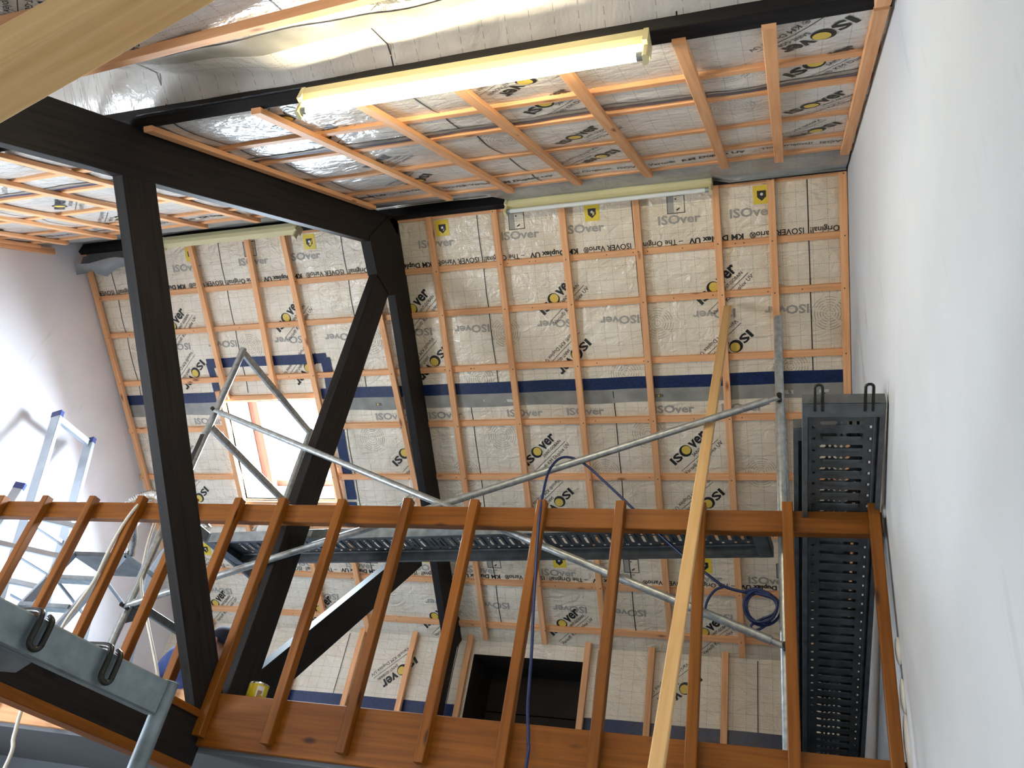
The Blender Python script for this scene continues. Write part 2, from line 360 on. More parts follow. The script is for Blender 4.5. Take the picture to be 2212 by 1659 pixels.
def sheet(name, lay, x0,x1,s0,s1,dx,ds,mat,holes=(),parent=None,flip=False):
    xs=[x0+(x1-x0)*i/round((x1-x0)/dx) for i in range(round((x1-x0)/dx)+1)]; ss=[s0+(s1-s0)*i/round((s1-s0)/ds) for i in range(round((s1-s0)/ds)+1)]
    for h in holes:
        xs=sorted(set(x for x in xs if min(abs(x-h[0]),abs(x-h[1]))>dx*.4)|{h[0],h[1]}); ss=sorted(set(x for x in ss if min(abs(x-h[2]),abs(x-h[3]))>ds*.4)|{h[2],h[3]})
    mb=MB(); nx=len(xs)
    for s in ss:
        for x in xs: mb.v.append(lay(x,s))
    for j in range(len(ss)-1):
        for i in range(nx-1):
            cx=(xs[i]+xs[i+1])/2; cs=(ss[j]+ss[j+1])/2
            if any(h[0]<cx<h[1] and h[2]<cs<h[3] for h in holes): continue
            f=[j*nx+i,j*nx+i+1,(j+1)*nx+i+1,(j+1)*nx+i]; u=[(xs[i]*SC,ss[j]*SC),(xs[i+1]*SC,ss[j]*SC),(xs[i+1]*SC,ss[j+1]*SC),(xs[i]*SC,ss[j+1]*SC)]
            if flip: f=f[::-1]; u=u[::-1]
            mb.f.append(f); mb.uv.append(u); mb.sm.append(True)
    return mb.build(name,mat,parent)
WIN=(-3.93,-3.17,1.20,1.95)
FILL_SKY=(-4.1,-3.1,3.3,4.1)
far=struct(sheet('ceiling_back',lay_far,XL-.02,XR+.02,-.12,3.06,.05,.033,M_FOIL,[WIN]),'crinkled printed vapour barrier film on the far roof slope under pale battens')
near=struct(sheet('ceiling_front',lay_near,XL-.02,XR+.02,.40,5.75,.05,.04,M_FOILN,[FILL_SKY]),'printed vapour barrier film bulging between battens on the overhead roof slope')
HATCH=(-2.225,-1.425,1.40,1.81)
knee=struct(sheet('wall_back',lay_knee,XL,XR,.70,1.97,.05,.04,M_FOIL,[(HATCH[0],HATCH[1],.70,HATCH[3])]),'low film-covered knee wall below the far roof slope')
# outer roof skins close the attic behind the film
mb=MB()
for f,sx,h in ((PF,3.3,WIN),(PN,6.0,None)):
    pass
def skin(name, f, s0, s1, holes, d=.20):
    mb=MB(); xs=sorted({XL-.3,XR+.3}|{h[0] for h in holes}|{h[1] for h in holes}); ss=sorted({s0,s1}|{h[2] for h in holes}|{h[3] for h in holes})
    for i in range(len(xs)-1):
        for j in range(len(ss)-1):
            cx=(xs[i]+xs[i+1])/2; cs=(ss[j]+ss[j+1])/2
            if any(h[0]<cx<h[1] and h[2]<cs<h[3] for h in holes): continue
            mb.face([f(xs[i],ss[j],-d),f(xs[i+1],ss[j],-d),f(xs[i+1],ss[j+1],-d),f(xs[i],ss[j+1],-d)])
    return mb
skin('r',PF,-.3,3.6,[WIN],.30).build('roof_decking',M_DARK,far)
skin('r',PN,-.3,6.1,[FILL_SKY],.30).build('roof_decking',M_DARK,near)

def wall(name, pts, thick, mat, lab=None):
    mb=MB(); a=[Vector(p) for p in pts]; t=Vector(thick); b=[p+t for p in a]; n=len(a)
    mb.face(a); mb.face(b[::-1])
    for i in range(n): j=(i+1)%n; mb.face([a[j],a[i],b[i],b[j]])
    o=struct(mb.build(name,mat),lab); return o
GZ=-EYE/SC
prof=[(-1.75,GZ),(6.0,GZ),(6.0,2.0),(5.65,2.08),(RIDGE_Y,4.05),(-1.75,.13)]
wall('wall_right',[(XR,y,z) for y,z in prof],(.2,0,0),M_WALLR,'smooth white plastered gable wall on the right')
mb=MB(); gy0,gy1,gz0,gz1=.2,1.5,-.65,.55
for q in ([(-1.75,GZ),(gy0,GZ),(gy0,1.74),(-1.75,.13)],[(gy0,GZ),(gy1,GZ),(gy1,gz0),(gy0,gz0)],[(gy0,gz1),(gy1,gz1),(gy1,2.79),(gy0,1.74)],[(gy1,GZ),(6.0,GZ),(6.0,2.0),(5.65,2.08),(RIDGE_Y,4.05),(gy1,2.79)]):
    mb.face([(XL,y,z) for y,z in q]); mb.face([(XL-.15,y,z) for y,z in q][::-1])
for (a,b),(c,e) in zip([(gy0,gz0),(gy1,gz0),(gy1,gz1),(gy0,gz1)],[(gy1,gz0),(gy1,gz1),(gy0,gz1),(gy0,gz0)]): mb.face([(XL,a,b),(XL-.15,a,b),(XL-.15,c,e),(XL,c,e)])
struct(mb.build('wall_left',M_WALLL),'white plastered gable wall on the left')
gw=struct(MB().bar((XL-.08,gy0,gz0+.02),(XL-.08,gy1,gz0+.02),.05,.04).bar((XL-.08,gy0,gz1-.02),(XL-.08,gy1,gz1-.02),.05,.04).bar((XL-.08,gy0+.02,gz0),(XL-.08,gy0+.02,gz1),.05,.04,(0,1,0)).bar((XL-.08,gy1-.02,gz0),(XL-.08,gy1-.02,gz1),.05,.04,(0,1,0)).build('window_fill_gable',M_WHITE))  # unseen window, added to house the gable fill light
g=MB(); g.face([(XL-.08,gy0,gz0),(XL-.08,gy1,gz0),(XL-.08,gy1,gz1),(XL-.08,gy0,gz1)]); g.build('pane',M_GLASS,gw)
wall('wall_front',[(XL-.2,-1.45,GZ),(XR+.2,-1.45,GZ),(XR+.2,-1.45,.6),(XL-.2,-1.45,.6)],(0,-.2,0),M_WALLR)
wall('wall_outer',[(XL-.2,6.0,GZ),(XR+.2,6.0,GZ),(XR+.2,6.0,2.2),(XL-.2,6.0,2.2)],(0,.2,0),M_DARK)
wall('wall_lower',[(XL,3.9,GZ),(XR,3.9,GZ),(XR,3.9,.53),(XL,3.9,.53)],(0,.1,0),M_GREY,'dark grey wall under the loft')
struct(MB().box(XL-.2,XR+.2,-1.65,6.2,GZ-.1,GZ).build('floor',M_FLOOR))
lf=struct(MB().box(XL,XR,3.062,KY+.02,.53,.735).build('floor_loft',M_GREY),'loft floor slab with grey underside')

# skylight in the far slope (bright)
def skylight(name, f, Wn, d, lab, mrev=None):
    x0,x1,s0,s1=Wn; mb=MB()
    for a,b,c,e in (((x0,s0),(x1,s0),0,0),((x1,s0),(x1,s1),0,0),((x1,s1),(x0,s1),0,0),((x0,s1),(x0,s0),0,0)):
        mb.face([f(a[0],a[1],.0),f(b[0],b[1],.0),f(b[0],b[1],-d),f(a[0],a[1],-d)])
    w=struct(mb.build(name,M_REV),lab)
    fr=MB(); t=.05
    fr.bar(f(x0,s0+t/2,-d),f(x1,s0+t/2,-d),.04,t,f(0,1)-f(0,0)); fr.bar(f(x0,s1-t/2,-d),f(x1,s1-t/2,-d),.04,t,f(0,1)-f(0,0))
    fr.bar(f(x0+t/2,s0+t,-d),f(x0+t/2,s1-t,-d),t,.04,f(0,0,1)-f(0,0)); fr.bar(f(x1-t/2,s0+t,-d),f(x1-t/2,s1-t,-d),t,.04,f(0,0,1)-f(0,0))
    if mrev: fr.bar(f(x0+.10,s0,-d*.8),f(x0+.10,s1,-d*.8),.045,.05,f(0,0,1)-f(0,0))
    fr.build('window_frame',M_WINF,w)
    g=MB(); g.face([f(x0+t,s0+t,-d),f(x1-t,s0+t,-d),f(x1-t,s1-t,-d),f(x0+t,s1-t,-d)]); g.build('pane',M_GLASS,w)
    return w
skylight('window_1',PF,WIN,.25,'overexposed roof skylight in the far slope behind the scaffold',True)
skylight('window_fill_front',PN,FILL_SKY,.25,None)  # unseen skylight, added to house the front fill light

# ---- battens: each one a part of its slope
def batten(par, a, b, up, w=.04, h=.03):
    return MB().bar(a,b,w,h,up,.002).build('batten',M_BAT,par)
FS=PF(0,1)-PF(0,0); NS=PN(0,1)-PN(0,0)
def row_f(x0,x1,s): batten(far,PF(x0,s,.020),PF(x1,s,.020),NF,.038,.030)
def row_n(x0,x1,s,s2=None): batten(near,PN(x0,s,.016),PN(x1,s if s2 is None else s2,.016),NN,.042,.022)
def col_f(xa,sa,xb,sb): batten(far,PF(xa,sa,.049),PF(xb,sb,.049),NF,.040,.026)
def col_n(xa,sa,xb,sb): batten(near,PN(xa,sa,.038),PN(xb,sb,.038),NN,.042,.022)
for s in ROWS_F:
    if WIN[2]-.02<s<WIN[3]: row_f(XL+.01,WIN[0]-.03,s); row_f(WIN[1]+.02,XR-.005,s)
    else: row_f(XL+.01,XR-.005,s)
row_f(WIN[0]-.03,WIN[1]+.02,1.165); row_f(WIN[0]-.03,WIN[1]+.02,1.985)
for i,x in enumerate(VX_F): col_f(x,.030,x-.006*max(0,i-2),3.0)
for xa,xb in ((-4.842,-4.755),(-3.175,-3.07),(-2.585,-2.43)): col_f(xa,.03,xb,3.0)
col_f(-3.92,.03,-3.885,1.165); col_f(-3.455,.03,-3.47,1.165); col_f(-3.95,1.1,-3.93,3.0); col_f(-3.45,1.985,-3.43,3.0)
for s in ROWS_N: row_n(XL+.01,-2.40,s); row_n(-2.33,XR-.005,s)
for x in (-.296,-.035,-.68,-1.056,-1.438,-1.806,.268,-2.29): col_n(x,.43,x,2.17 if -1.6<x<-.38 else 2.215)
for x in (-2.68,-3.08,-3.47,-3.935,-4.19,-4.60,-4.845): col_n(x,.43,x+.005,2.6)
batten(near,PN(-2.33,2.512,-.088),PN(XR-.005,2.727,-.088),NN,.042,.03); batten(near,PN(XL+.01,2.55,-.06),PN(-2.40,2.55,-.06),NN,.042,.03); batten(near,PN(XL+.01,2.96,-.055),PN(XR-.005,2.94,-.055),NN,.042,.03)
col_n(.268,2.24,.268,3.5)
# screw heads at the crossings: too small to pick apart
sh=MB()
for s in ROWS_F:
    for x in VX_F+[-4.8,-3.13,-2.53]:
        if WIN[0]<x<WIN[1] and WIN[2]<s<WIN[3]: continue
        c=PF(x+random.uniform(-.006,.006),s+random.uniform(-.01,.01),.0625); e=[c+V(1,0,0)*(.004*math.cos(k*math.pi/3))+FS*(.004*math.sin(k*math.pi/3)) for k in range(6)]; sh.face(e)
    for k in range(12):
        x=random.uniform(-4.7,.2)
        if WIN[0]-.05<x<WIN[1]+.05 and WIN[2]-.05<s<WIN[3]: continue
        c=PF(x,s,.0355); sh.face([c+V(1,0,0)*(.0035*math.cos(q*math.pi/3))+FS*(.0035*math.sin(q*math.pi/3)) for q in range(6)])
o=sh.build('screw_heads',M_SCREW,far); o['kind']='stuff'
# knee wall battens
for x in (-1.40,-.965,-.49,-2.262,-2.70,-3.13,-3.62,-4.05,-4.5,-.10):
    batten(knee,(x,KY-.035,.74),(x,KY-.035,1.93 if x not in(-1.40,-2.262) else 1.935),(0,1,0),.042,.03)

# ---- printing on the film
def printing(par, lay, far_side, sheets, xr, skip):
    ink=Print(lay,.0018); yel=Print(lay,.0028); gry=Print(lay,.0012); rng=Print(lay,.0009); lab=Print(lay,.0015); sil=Print(lay,.0022)
    P=.955
    if far_side: RL=(-1,0); UP=(0,1); sg=-1
    else: RL=(1,0); UP=(0,1); sg=1
    FLIP[0]= sg*1 if far_side else 1
    for ty,v in sheets:
        for n in range(-1,7):
            if ty=='line':
                x=v[0]-P*n
                if xr[0]-.2<x<xr[1]+1.0 and not skip(x-.45,v[1]): sheet_line(ink,x,v[1],RL,UP)
            elif ty in('logo','logor'):
                x=v[0]-P*n
                if not(xr[0]+.12<x<xr[1]-.02) or skip(x,v[1]): continue
                d=(.743,-.669) if far_side else (.743,.669)
                if ty=='logor': d=(-d[0],-d[1])
                FLIP[0]=-1 if far_side else 1
                logo(ink,yel,(x,v[1]),d)
            elif ty=='ruler':
                x=v[0]-P*n
                if not(xr[0]<x<xr[1]): continue
                for a,b in zip(v[1][:-1],v[1][1:]):
                    if skip(x,(a+b)/2): continue
                    ink.rect(-.0028,.0028,0,b-a,(x,a),(1,0),(0,1),1,10)
            elif ty=='rings':
                x=v[0]-P*n
                if not(xr[0]+.1<x<xr[1]-.1) or skip(x,v[1]): continue
                for r in (.018,.033,.048,.063,.078,.093): rng.ring(0,0,r,.0011,(x,v[1]),(1,0),(0,1))
            elif ty in('grey','greyr'):
                x=v[0]-P*n
                for q in (0,-.40):
                    X=x+q
                    if not(xr[0]+.15<X<xr[1]-.15) or skip(X,v[1]): continue
                    sgn=1 if ty=='grey' else -1
                    if not far_side: sgn2=-1
                    else: sgn2=1
                    gry.text('ISOver',(-.12,.12,-.026,.026),(X,v[1]),(sgn,0),(0,-sgn*sgn2),.028)
            elif ty=='icon':
                x=v[0]-P*n
                if not(xr[0]+.1<x<xr[1]-.06) or skip(x,v[1]): continue
                lab.rect(-.045,.045,-.05,.05,(x,v[1]),(1,0),(0,1),3,3)
                s_=1
                ink.poly([(-.024,-.022),(.024,-.022),(.024,.012),(0,.034),(-.024,.012)],[[0,1,2,3,4]],(x,v[1]),(1,0),(0,s_)); sil.disc(0,-.002,.008,.008,(x,v[1]),(1,0),(0,1),12)
            elif ty=='box':
                x=v[0]-P*n
                if not(xr[0]+.1<x<xr[1]-.06) or skip(x,v[1]): continue
                for a in ((-.05,.05,-.05,-.046),(-.05,.05,.046,.05),(-.05,-.046,-.05,.05),(.046,.05,-.05,.05)): ink.rect(*a,(x,v[1]),(1,0),(0,1),3,1)
                gry.rect(-.046,-.012,-.046,.046,(x,v[1]),(1,0),(0,1),2,2); ink.rect(-.004,.004,-.034,-.026,(x,v[1]),(1,0),(0,1)); ink.poly([(0,.03),(.02,.018),(.022,.024),(.006,.036)],[[0,1,2,3]],(x,v[1]),(1,0),(0,1))
            elif ty=='badge':
                x=v[0]-P*n
                if not(xr[0]+.1<x<xr[1]-.06) or skip(x,v[1]): continue
                k=n%2
                if k:
                    for r in (.019,.013,.006): sil.ring(0,0,r,.0022,(x,v[1]),(1,0),(0,1),16)
                    ink.text('ISOVER',(-.04,.03,-.010,.010),(x+.21,v[1]-.004),(1,0),(0,-1),.02); yel.disc(-.0,0,.007,.007,(x+.21,v[1]-.004),(1,0),(0,1),10)
                else:
                    sil.rect(-.03,.03,-.012,.010,(x,v[1]),(1,0),(0,1)); ink.rect(-.012,.012,-.004,-.001,(x,v[1]),(1,0),(0,1))
                    ink.poly([(-.02,.016),(.004,.020),(.02,.012),(.016,.026),(-.006,.028)],[[0,1,2,3,4]],(x,v[1]),(1,0),(0,1))
                    sil.rect(-.03,.03,-.010,.008,(x+.2,v[1]),(1,0),(0,1)); ink.poly([(-.004,.008),(.004,.008),(.004,.02),(.010,.02),(0,.03),(-.010,.02),(-.004,.02)],[[0,1,2,3,4,5,6]],(x+.2,v[1]),(1,0),(0,1))
    for p,nm,mt in ((ink,'printed_lettering',M_INK),(yel,'printed_emblem',M_YEL),(gry,'faint_lettering',M_GREYINK),(rng,'cutting_rings',M_RINGINK),(lab,'yellow_print',M_YLAB),(sil,'silver_print',M_SILVER)):
        if p.mb.f: p.mb.build(nm,mt,par)
inwin=lambda x,s: WIN[0]-.14<x<WIN[1]+.14 and WIN[2]-.12<s<WIN[3]+.1
printing(far,lay_far,True,[
 ('line',(.076,.314)),('logo',(-.426,.612)),('logor',(-.317,.962)),('icon',(-.137,.115)),('box',(-.605,.12)),('grey',(-.191,.203)),('greyr',(-.03,.765)),
 ('ruler',(.10,(.06,.36,.66,1.02,1.13))),('rings',(.195,.80)),('rings',(-.02,1.10)),
 ('logo',(-.65,1.605)),('logor',(-.533,1.948)),('ruler',(-.11,(1.20,1.40,1.77,2.15,2.55,2.9))),('rings',(.08,1.49)),('rings',(-.21,1.753)),('grey',(-.30,1.335)),('greyr',(-.12,2.07)),('badge',(-.04,1.25)),
 ('icon',(-.585,2.38)),('box',(-.10,2.40)),('line',(.25,2.50)),('logo',(-.62,2.86)),('grey',(-.20,2.47)),('greyr',(-.15,2.74))],(XL,XR),inwin)
nw=lambda x,s: False
printing(near,lay_near,False,[
 ('line',(.15,.615)),('logo',(.095,1.29)),('logor',(.13,.89)),('ruler',(-.28,(.45,.60,.885,1.235,1.50))),('rings',(-.20,1.40)),
 ('logor',(.12,2.05)),('logo',(.10,1.76)),('rings',(-.19,1.80)),('ruler',(-.30,(1.62,1.93,2.2,2.42))),('line',(.3,2.52)),('logo',(-.2,2.62)),('logor',(-.05,2.95)),('rings',(-.3,2.9)),('ruler',(-.5,(2.5,2.7,3.1))),('logo',(-.1,3.3)),('line',(.2,3.2))],(XL,XR),nw)
FLIP[0]=1
def lay_knee_p(x,z,o): return lay_knee(x,z,o)
ki=Print(lay_knee_p,.0018); ky=Print(lay_knee_p,.0028)
for x,z in ((-3.66,1.60),(-2.75,1.66),(-.74,1.69),(-4.5,1.62)): logo(ki,ky,(x,z),(-.743,-.669),.30)
for x in (-4.2,-3.25,-2.36,-1.33,-.29): ki.rect(-.0028,.0028,.74,1.9,(x,0),(1,0),(0,1),1,12)
ki.mb.build('printed_lettering',M_INK,knee); ky.mb.build('printed_emblem',M_YEL,knee)

# ---- blue tapes
def tape(par, lay, pts, w, o=.0035, along=(1,0)):
    mb=MB(); q=[]
    for i in range(len(pts)-1):
        n=max(1,int(math.hypot(pts[i+1][0]-pts[i][0],pts[i+1][1]-pts[i][1])/.05))
        for k in range(n): t=k/n; q.append((pts[i][0]*(1-t)+pts[i+1][0]*t, pts[i][1]*(1-t)+pts[i+1][1]*t))
    q.append(pts[-1])
    for i,(x,s) in enumerate(q):
        j=.004*noise.noise(V(x*3,s*3,8)); 
        if along[0]: mb.v += [lay(x,s-w/2+j,o),lay(x,s+w/2+j,o)]
        else: mb.v += [lay(x-w/2+j,s,o),lay(x+w/2+j,s,o)]
    for i in range(len(q)-1): mb.f.append([2*i,2*i+1,2*i+3,2*i+2]); mb.uv.append([(0,0)]*4); mb.sm.append(True)
    return mb.build('sealing_tape',M_TAPE,par)
tape(far,lay_far,[(WIN[1]+.05,1.157),(XR-.03,1.162)],.075); tape(far,lay_far,[(XL+.02,1.155),(WIN[0]-.01,1.155)],.075)
mb=MB()
for a,b in ((WIN[1]+.05,XR-.03),(XL+.02,WIN[0]-.01)):
    n=int((b-a)/.05); i0=len(mb.v)
    for i in range(n+1):
        x=a+(b-a)*i/n; mb.v += [lay_far(x,1.19,.0025),lay_far(x,1.285+.004*math.sin(x*9),.0025)]
    for i in range(n): mb.f.append([i0+2*i,i0+2*i+1,i0+2*i+3,i0+2*i+2]); mb.uv.append([(0,0)]*4); mb.sm.append(True)
M_LAP=plain('grey_overlap_film',(.30,.29,.26),.22,0,.2,7,.2)
mb.build('film_overlap',M_LAP,far)
tape(far,lay_far,[(-4.02,.90),(-3.03,.905)],.07); tape(far,lay_far,[(-4.0,.90),(-3.98,1.18)],.055,.0045,(0,1)); tape(far,lay_far,[(-3.04,.90),(-3.03,1.95)],.075,.0045,(0,1)); tape(far,lay_far,[(WIN[0]-.03,1.99),(-3.0,2.0)],.06)
tape(near,lay_near,[(XL+.02,1.575),(-2.4,1.575)],.04); tape(near,lay_near,[(-2.33,1.572),(XR-.02,1.585)],.042)
mb=MB()
for a,b in ((-2.33,XR-.02),(XL+.02,-2.4)):
    n=40; i0=len(mb.v)
    for i in range(n+1):
        x=a+(b-a)*i/n; mb.v += [lay_near(x,1.59,.003),lay_near(x,1.635+.01*math.sin(x*7),.003)]
    for i in range(n): mb.f.append([i0+2*i,i0+2*i+1,i0+2*i+3,i0+2*i+2]); mb.uv.append([(0,0)]*4); mb.sm.append(True)
mb.build('film_overlap',M_LAP,near)
mb=MB(); n=90
for i in range(n+1):
    x=-2.33+(XR+2.31)*i/n; w=.03*noise.noise(V(x*1.4,3,3)); mb.v += [lay_near(x,2.36+w,.004),lay_near(x,2.41+w,.004),lay_near(x,2.46+w*1.6,.004)]
for i in range(n):
    for k in range(2): mb.f.append([i*3+k,i*3+k+1,i*3+k+4,i*3+k+3]); mb.uv.append([(0,0)]*4); mb.sm.append(True)
mb.build('film_overlap',M_LAP,near)
def lk(x,s,o): return lay_knee(x,s,o)
tape(knee,lk,[(XL,1.39),(HATCH[0]-.02,1.40)],.11); tape(knee,lk,[(HATCH[1]+.02,1.395),(XR,1.405)],.11)
# hatch recess in the knee wall
mb=MB(); x0,x1,z0,z1=HATCH; z0=.74; y0=KY-.01; y1=KY+.42
mb.face([(x0,y0,z0),(x0,y0,z1),(x0,y1,z1),(x0,y1,z0)]); mb.face([(x1,y0,z1),(x1,y0,z0),(x1,y1,z0),(x1,y1,z1)]); mb.face([(x0,y0,z1),(x1,y0,z1),(x1,y1,z1),(x0,y1,z1)])
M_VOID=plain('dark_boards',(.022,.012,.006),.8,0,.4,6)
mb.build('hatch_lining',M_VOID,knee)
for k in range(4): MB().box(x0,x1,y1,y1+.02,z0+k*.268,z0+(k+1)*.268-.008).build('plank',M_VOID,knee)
# grey film folded over the ridge purlin
mb=MB(); n=70
for i in range(n+1):
    x=XL+.01+(XR-XL-.02)*i/n
    w=.012*noise.noise(V(x*3,0,0))
    zb=3.775+w if x<-1.62 else 3.70+w*.5
    if x>-.30: zb=3.655+w*.4
    elif x>-1.62: zb=3.682+w*.4
    if x<-2.35: zb=3.765+w*1.5
    a=lay_near(x,.475,.001); b=lay_near(x,.42,.010+w); c=V(x,3.082+w*.3,zb+.03); d=V(x,3.072+w*.3,zb)
    mb.v+=[a,b,(b+c)/2-V(0,0,.012),c,d]
for i in range(n):
    for k in range(4): mb.f.append([i*5+k,(i+1)*5+k,(i+1)*5+k+1,i*5+k+1]); mb.uv.append([((XL+i*.07)*SC+a*.09,(k+b_)*.12) for a,b_ in ((0,0),(1,0),(1,1),(0,1))]); mb.sm.append(True)
mb.build('film_flap',M_FLAP,near)
# torn film at the left end of the ridge
mb=MB(); p0=V(XL+.01,3.12,3.60)
for i in range(9):
    x=XL+.02+i*.07; mb.v+=[V(x,3.10,3.60-.02*math.sin(i)),V(x,3.16+.02*math.sin(i*2),3.54+.03*math.sin(i*1.3)),PF(x,.0,.02)]
for i in range(8):
    for k in range(2): mb.f.append([i*3+k,(i+1)*3+k,(i+1)*3+k+1,i*3+k+1]); mb.uv.append([(0,0)]*4); mb.sm.append(True)
mb.build('torn_film',M_FLAP,far)
# timber strip under the left end of the front slope, and skirting of film at right wall
MB().bar(PN(XL+.015,.3,.055),PN(XL+.015,3.4,.055),.03,.045,NN).build('edge_strip',M_BAT,near)

# ================================================================== ROOF TIMBERS
TX=-2.364; TW=.056
truss=thing('roof_truss','black-painted timber roof truss with post and two slanting struts','roof truss',(TX,3.2,.735))
def tb(name,mb,mat=M_BLACK): return mb.build(name,mat,truss)
tb('tie_beam',MB().bar((TX,-1.44,.568),(TX,3.058,.568),TW,.195))
tb('king_post',MB().bar((TX,3.215,.737),(TX,3.215,3.56),TW-.003,.18,(0,1,0)))
# rafters: depth .2 below the film line
dR=.10
tb('rafter',MB().bar(PN(TX,.02,.125),PN(TX,5.2,.125),TW,.20,NN)); 
tb('rafter',MB().bar(PF(TX,.02,.125),PF(TX,3.03,.125),TW,.20,NF))
d=V(0,1,-1).normalized(); nrm=V(0,1,1).normalized(); c0=V(TX,1.69,1.936)+nrm*.085
tb('strut',MB().bar(c0-d*.42,c0+d*1.86,TW-.005,.17,nrm))
d=V(0,1,1.037).normalized(); nrm=V(0,-1.037,1).normalized(); c0=V(TX,3.49,.89)+nrm*.085
tb('strut',MB().bar(c0-d*.20,c0+d*1.63,TW-.005,.17,nrm))
# gusset of the apex
mb=MB(); pts=[(2.93,3.36),(3.12,3.24),(3.31,3.24),(3.42,3.36),(3.23,3.64),(3.03,3.64)]
A=[V(TX-TW/2-.004,y,z) for y,z in pts]; B=[V(TX+TW/2+.004,y,z) for y,z in pts]; mb.face(A[::-1]); mb.face(B)
for i in range(6): j=(i+1)%6; mb.face([A[i],A[j],B[j],B[i]])
tb('apex_plate',mb)
tb('wall_post',MB().bar((TX,5.40,.737),(TX,5.40,2.02),TW-.004,.12,(0,1,0)))
tb('cover_strip',MB().bar((TX+.004,-1.44,.452),(TX+.004,3.03,.452),TW+.03,.036),M_STAIN)
tb('cover_strip',MB().bar((TX+TW/2+.006,1.2,.655),(TX+TW/2+.006,3.025,.655),.012,.028),M_STAIN)
tag(MB().bar((XL+.005,3.1025,3.765),(XR-.005,3.1025,3.765),.035,.13).build('ridge_purlin',M_BLACK),'black ridge purlin running along the top of the roof','purlin')
mp_=tag(MB().bar((XL+.005,1.40,2.58),(XR-.005,1.40,2.55),.05,.37).build('middle_purlin',M_BLACK),'thick black purlin above the lit fluorescent lamp','purlin')
mp_['_org']=tuple(mp_.location)
pb=MB(); n=34
for k in range(n+1):
    x=-2.33+.74*k/n; z=2.394-.012*(x+2.33)/2.6; q=.006*noise.noise(V(x*11,0,2)); pb.v+=[V(x,1.374,z+.004),V(x,1.371+q,z-.006),V(x,1.40,z-.003+q),V(x,1.426+q,z-.004)]
for k in range(n):
    for u in range(3): pb.f.append([k*4+u,k*4+u+1,k*4+u+5,k*4+u+4]); pb.uv.append([(0,0)]*4); pb.sm.append(False)
pb.build('peeling_film',plain('blue_grey_film',(.05,.06,.085),.25,0,.5,30,.6),mp_)

# raw timber crossing the upper left corner
lo0=onY(0,271,.545); lo1=onY(474,0,.545); md0=onY(0,134,.452); dd=(lo1-lo0).normalized()
ac=md0-lo0; ac=ac-dd*ac.dot(dd); wd_=ac.length; ac.normalize(); upn=dd.cross(ac).normalized()
if upn.z<0: upn=-upn
c=lo0+ac*wd_/2+upn*.034
tag(MB().bar(c-dd*((c.z-GZ-.03)/dd.z),c+dd*.98,wd_,.068,upn,.004).build('diagonal_timber',M_RAW),'pale planed timber with a knot crossing the upper left corner','timber')

# ================================================================== BALUSTRADE
bal=thing('balustrade','brown stained pine balustrade along the loft edge','balustrade',(-1.2,3.03,.55))
MB().bar((XL+.01,3.052,1.594),(XR-.012,3.052,1.594),.044,.092).build('top_rail',M_STAIN,bal)
MB().bar((TX+TW/2+.002,3.047,.65),(XR-.005,3.047,.65),.03,.21).build('fascia_board',M_STAIN,bal)
MB().bar((XL+.01,3.047,.65),(TX-TW/2-.002,3.047,.65),.03,.21).build('fascia_board',M_BAT,bal)  # same stained board; daylight on it is put in as paler pine colour
BX=[.262,-.045,-.372,-.698,-1.035,-1.342,-1.664,-1.998,-2.318,-2.565,-2.845,-3.155,-3.466,-3.783,-4.09,-4.41,-4.72]
for i,x in enumerate(BX):
    top=1.652+random.uniform(-.004,.006)
    z0=.575 if i!=9 else .66
    MB().bar((x+random.uniform(-.004,.004),3.0085,z0),(x,3.0085,top),.040,.044,(0,1,0),.003).build('baluster',M_STAIN,bal)
# dabs of white plaster on the wall-side baluster
for z,h,w in ((1.1,.05,.012),(.95,.06,.010),(.80,.10,.014),(.66,.09,.012),(1.63,.03,.01)): MB().ball((XR-.004,3.006,z),w,.014,h,10,6).build('plaster_smear',M_WHITE,bal)

# ================================================================== LAMPS
def lamp(name,label,x0,x1,y,z,tube,lit):
    L=thing(name,label,'lamp',((x0+x1)/2,y,z-.045),'fluorescent batten lamps')
    mb=MB(); w=.032
    pr=[(-w,.030),(-w,-.004),(-w*.62,-.026),(w*.62,-.026),(w,-.004),(w,.030)]
    A=[V(x0,y+p,z+q) for p,q in pr]; B=[V(x1,y+p,z+q) for p,q in pr]
    for i in range(6): j=(i+1)%6; mb.face([A[i],B[i],B[j],A[j]])
    mb.face(A); mb.face(B[::-1]); mb.build('housing',M_CREAM,L)
    for x in (x0,x1):
        e=MB().box(x-.008,x+.008,y-w-.002,y+w+.002,z-.030,z+.032); e.bar((x,y,z-.028),(x,y,z-.082),.016,.034,(0,1,0)); e.build('end_cap',M_CREAM,L)
        if tube: MB().tube([(x+(.008 if x==x0 else -.008),y,z-.060),(x+(.028 if x==x0 else -.028),y,z-.060)],.0135,12).build('tube_cap',M_GALVL,L)
    if tube: MB().tube([(x0+.026,y,z-.060),(x1-.026,y,z-.060)],.013,14).build('tube',M_TUBEON if lit else M_TUBEOFF,L)
    return L
lamp('fluorescent_lamp','lit cream fluorescent batten lamp under the black purlin',-1.575,-.385,1.392,2.330,True,True)
lamp('fluorescent_lamp','unlit fluorescent lamp with white tube on the ridge, right of the truss',-1.56,-.393,3.045,3.645,True,False)
lamp('fluorescent_lamp','cream fluorescent lamp housing without tube on the ridge, left of the truss',-4.04,-2.98,3.045,3.635,False,False)

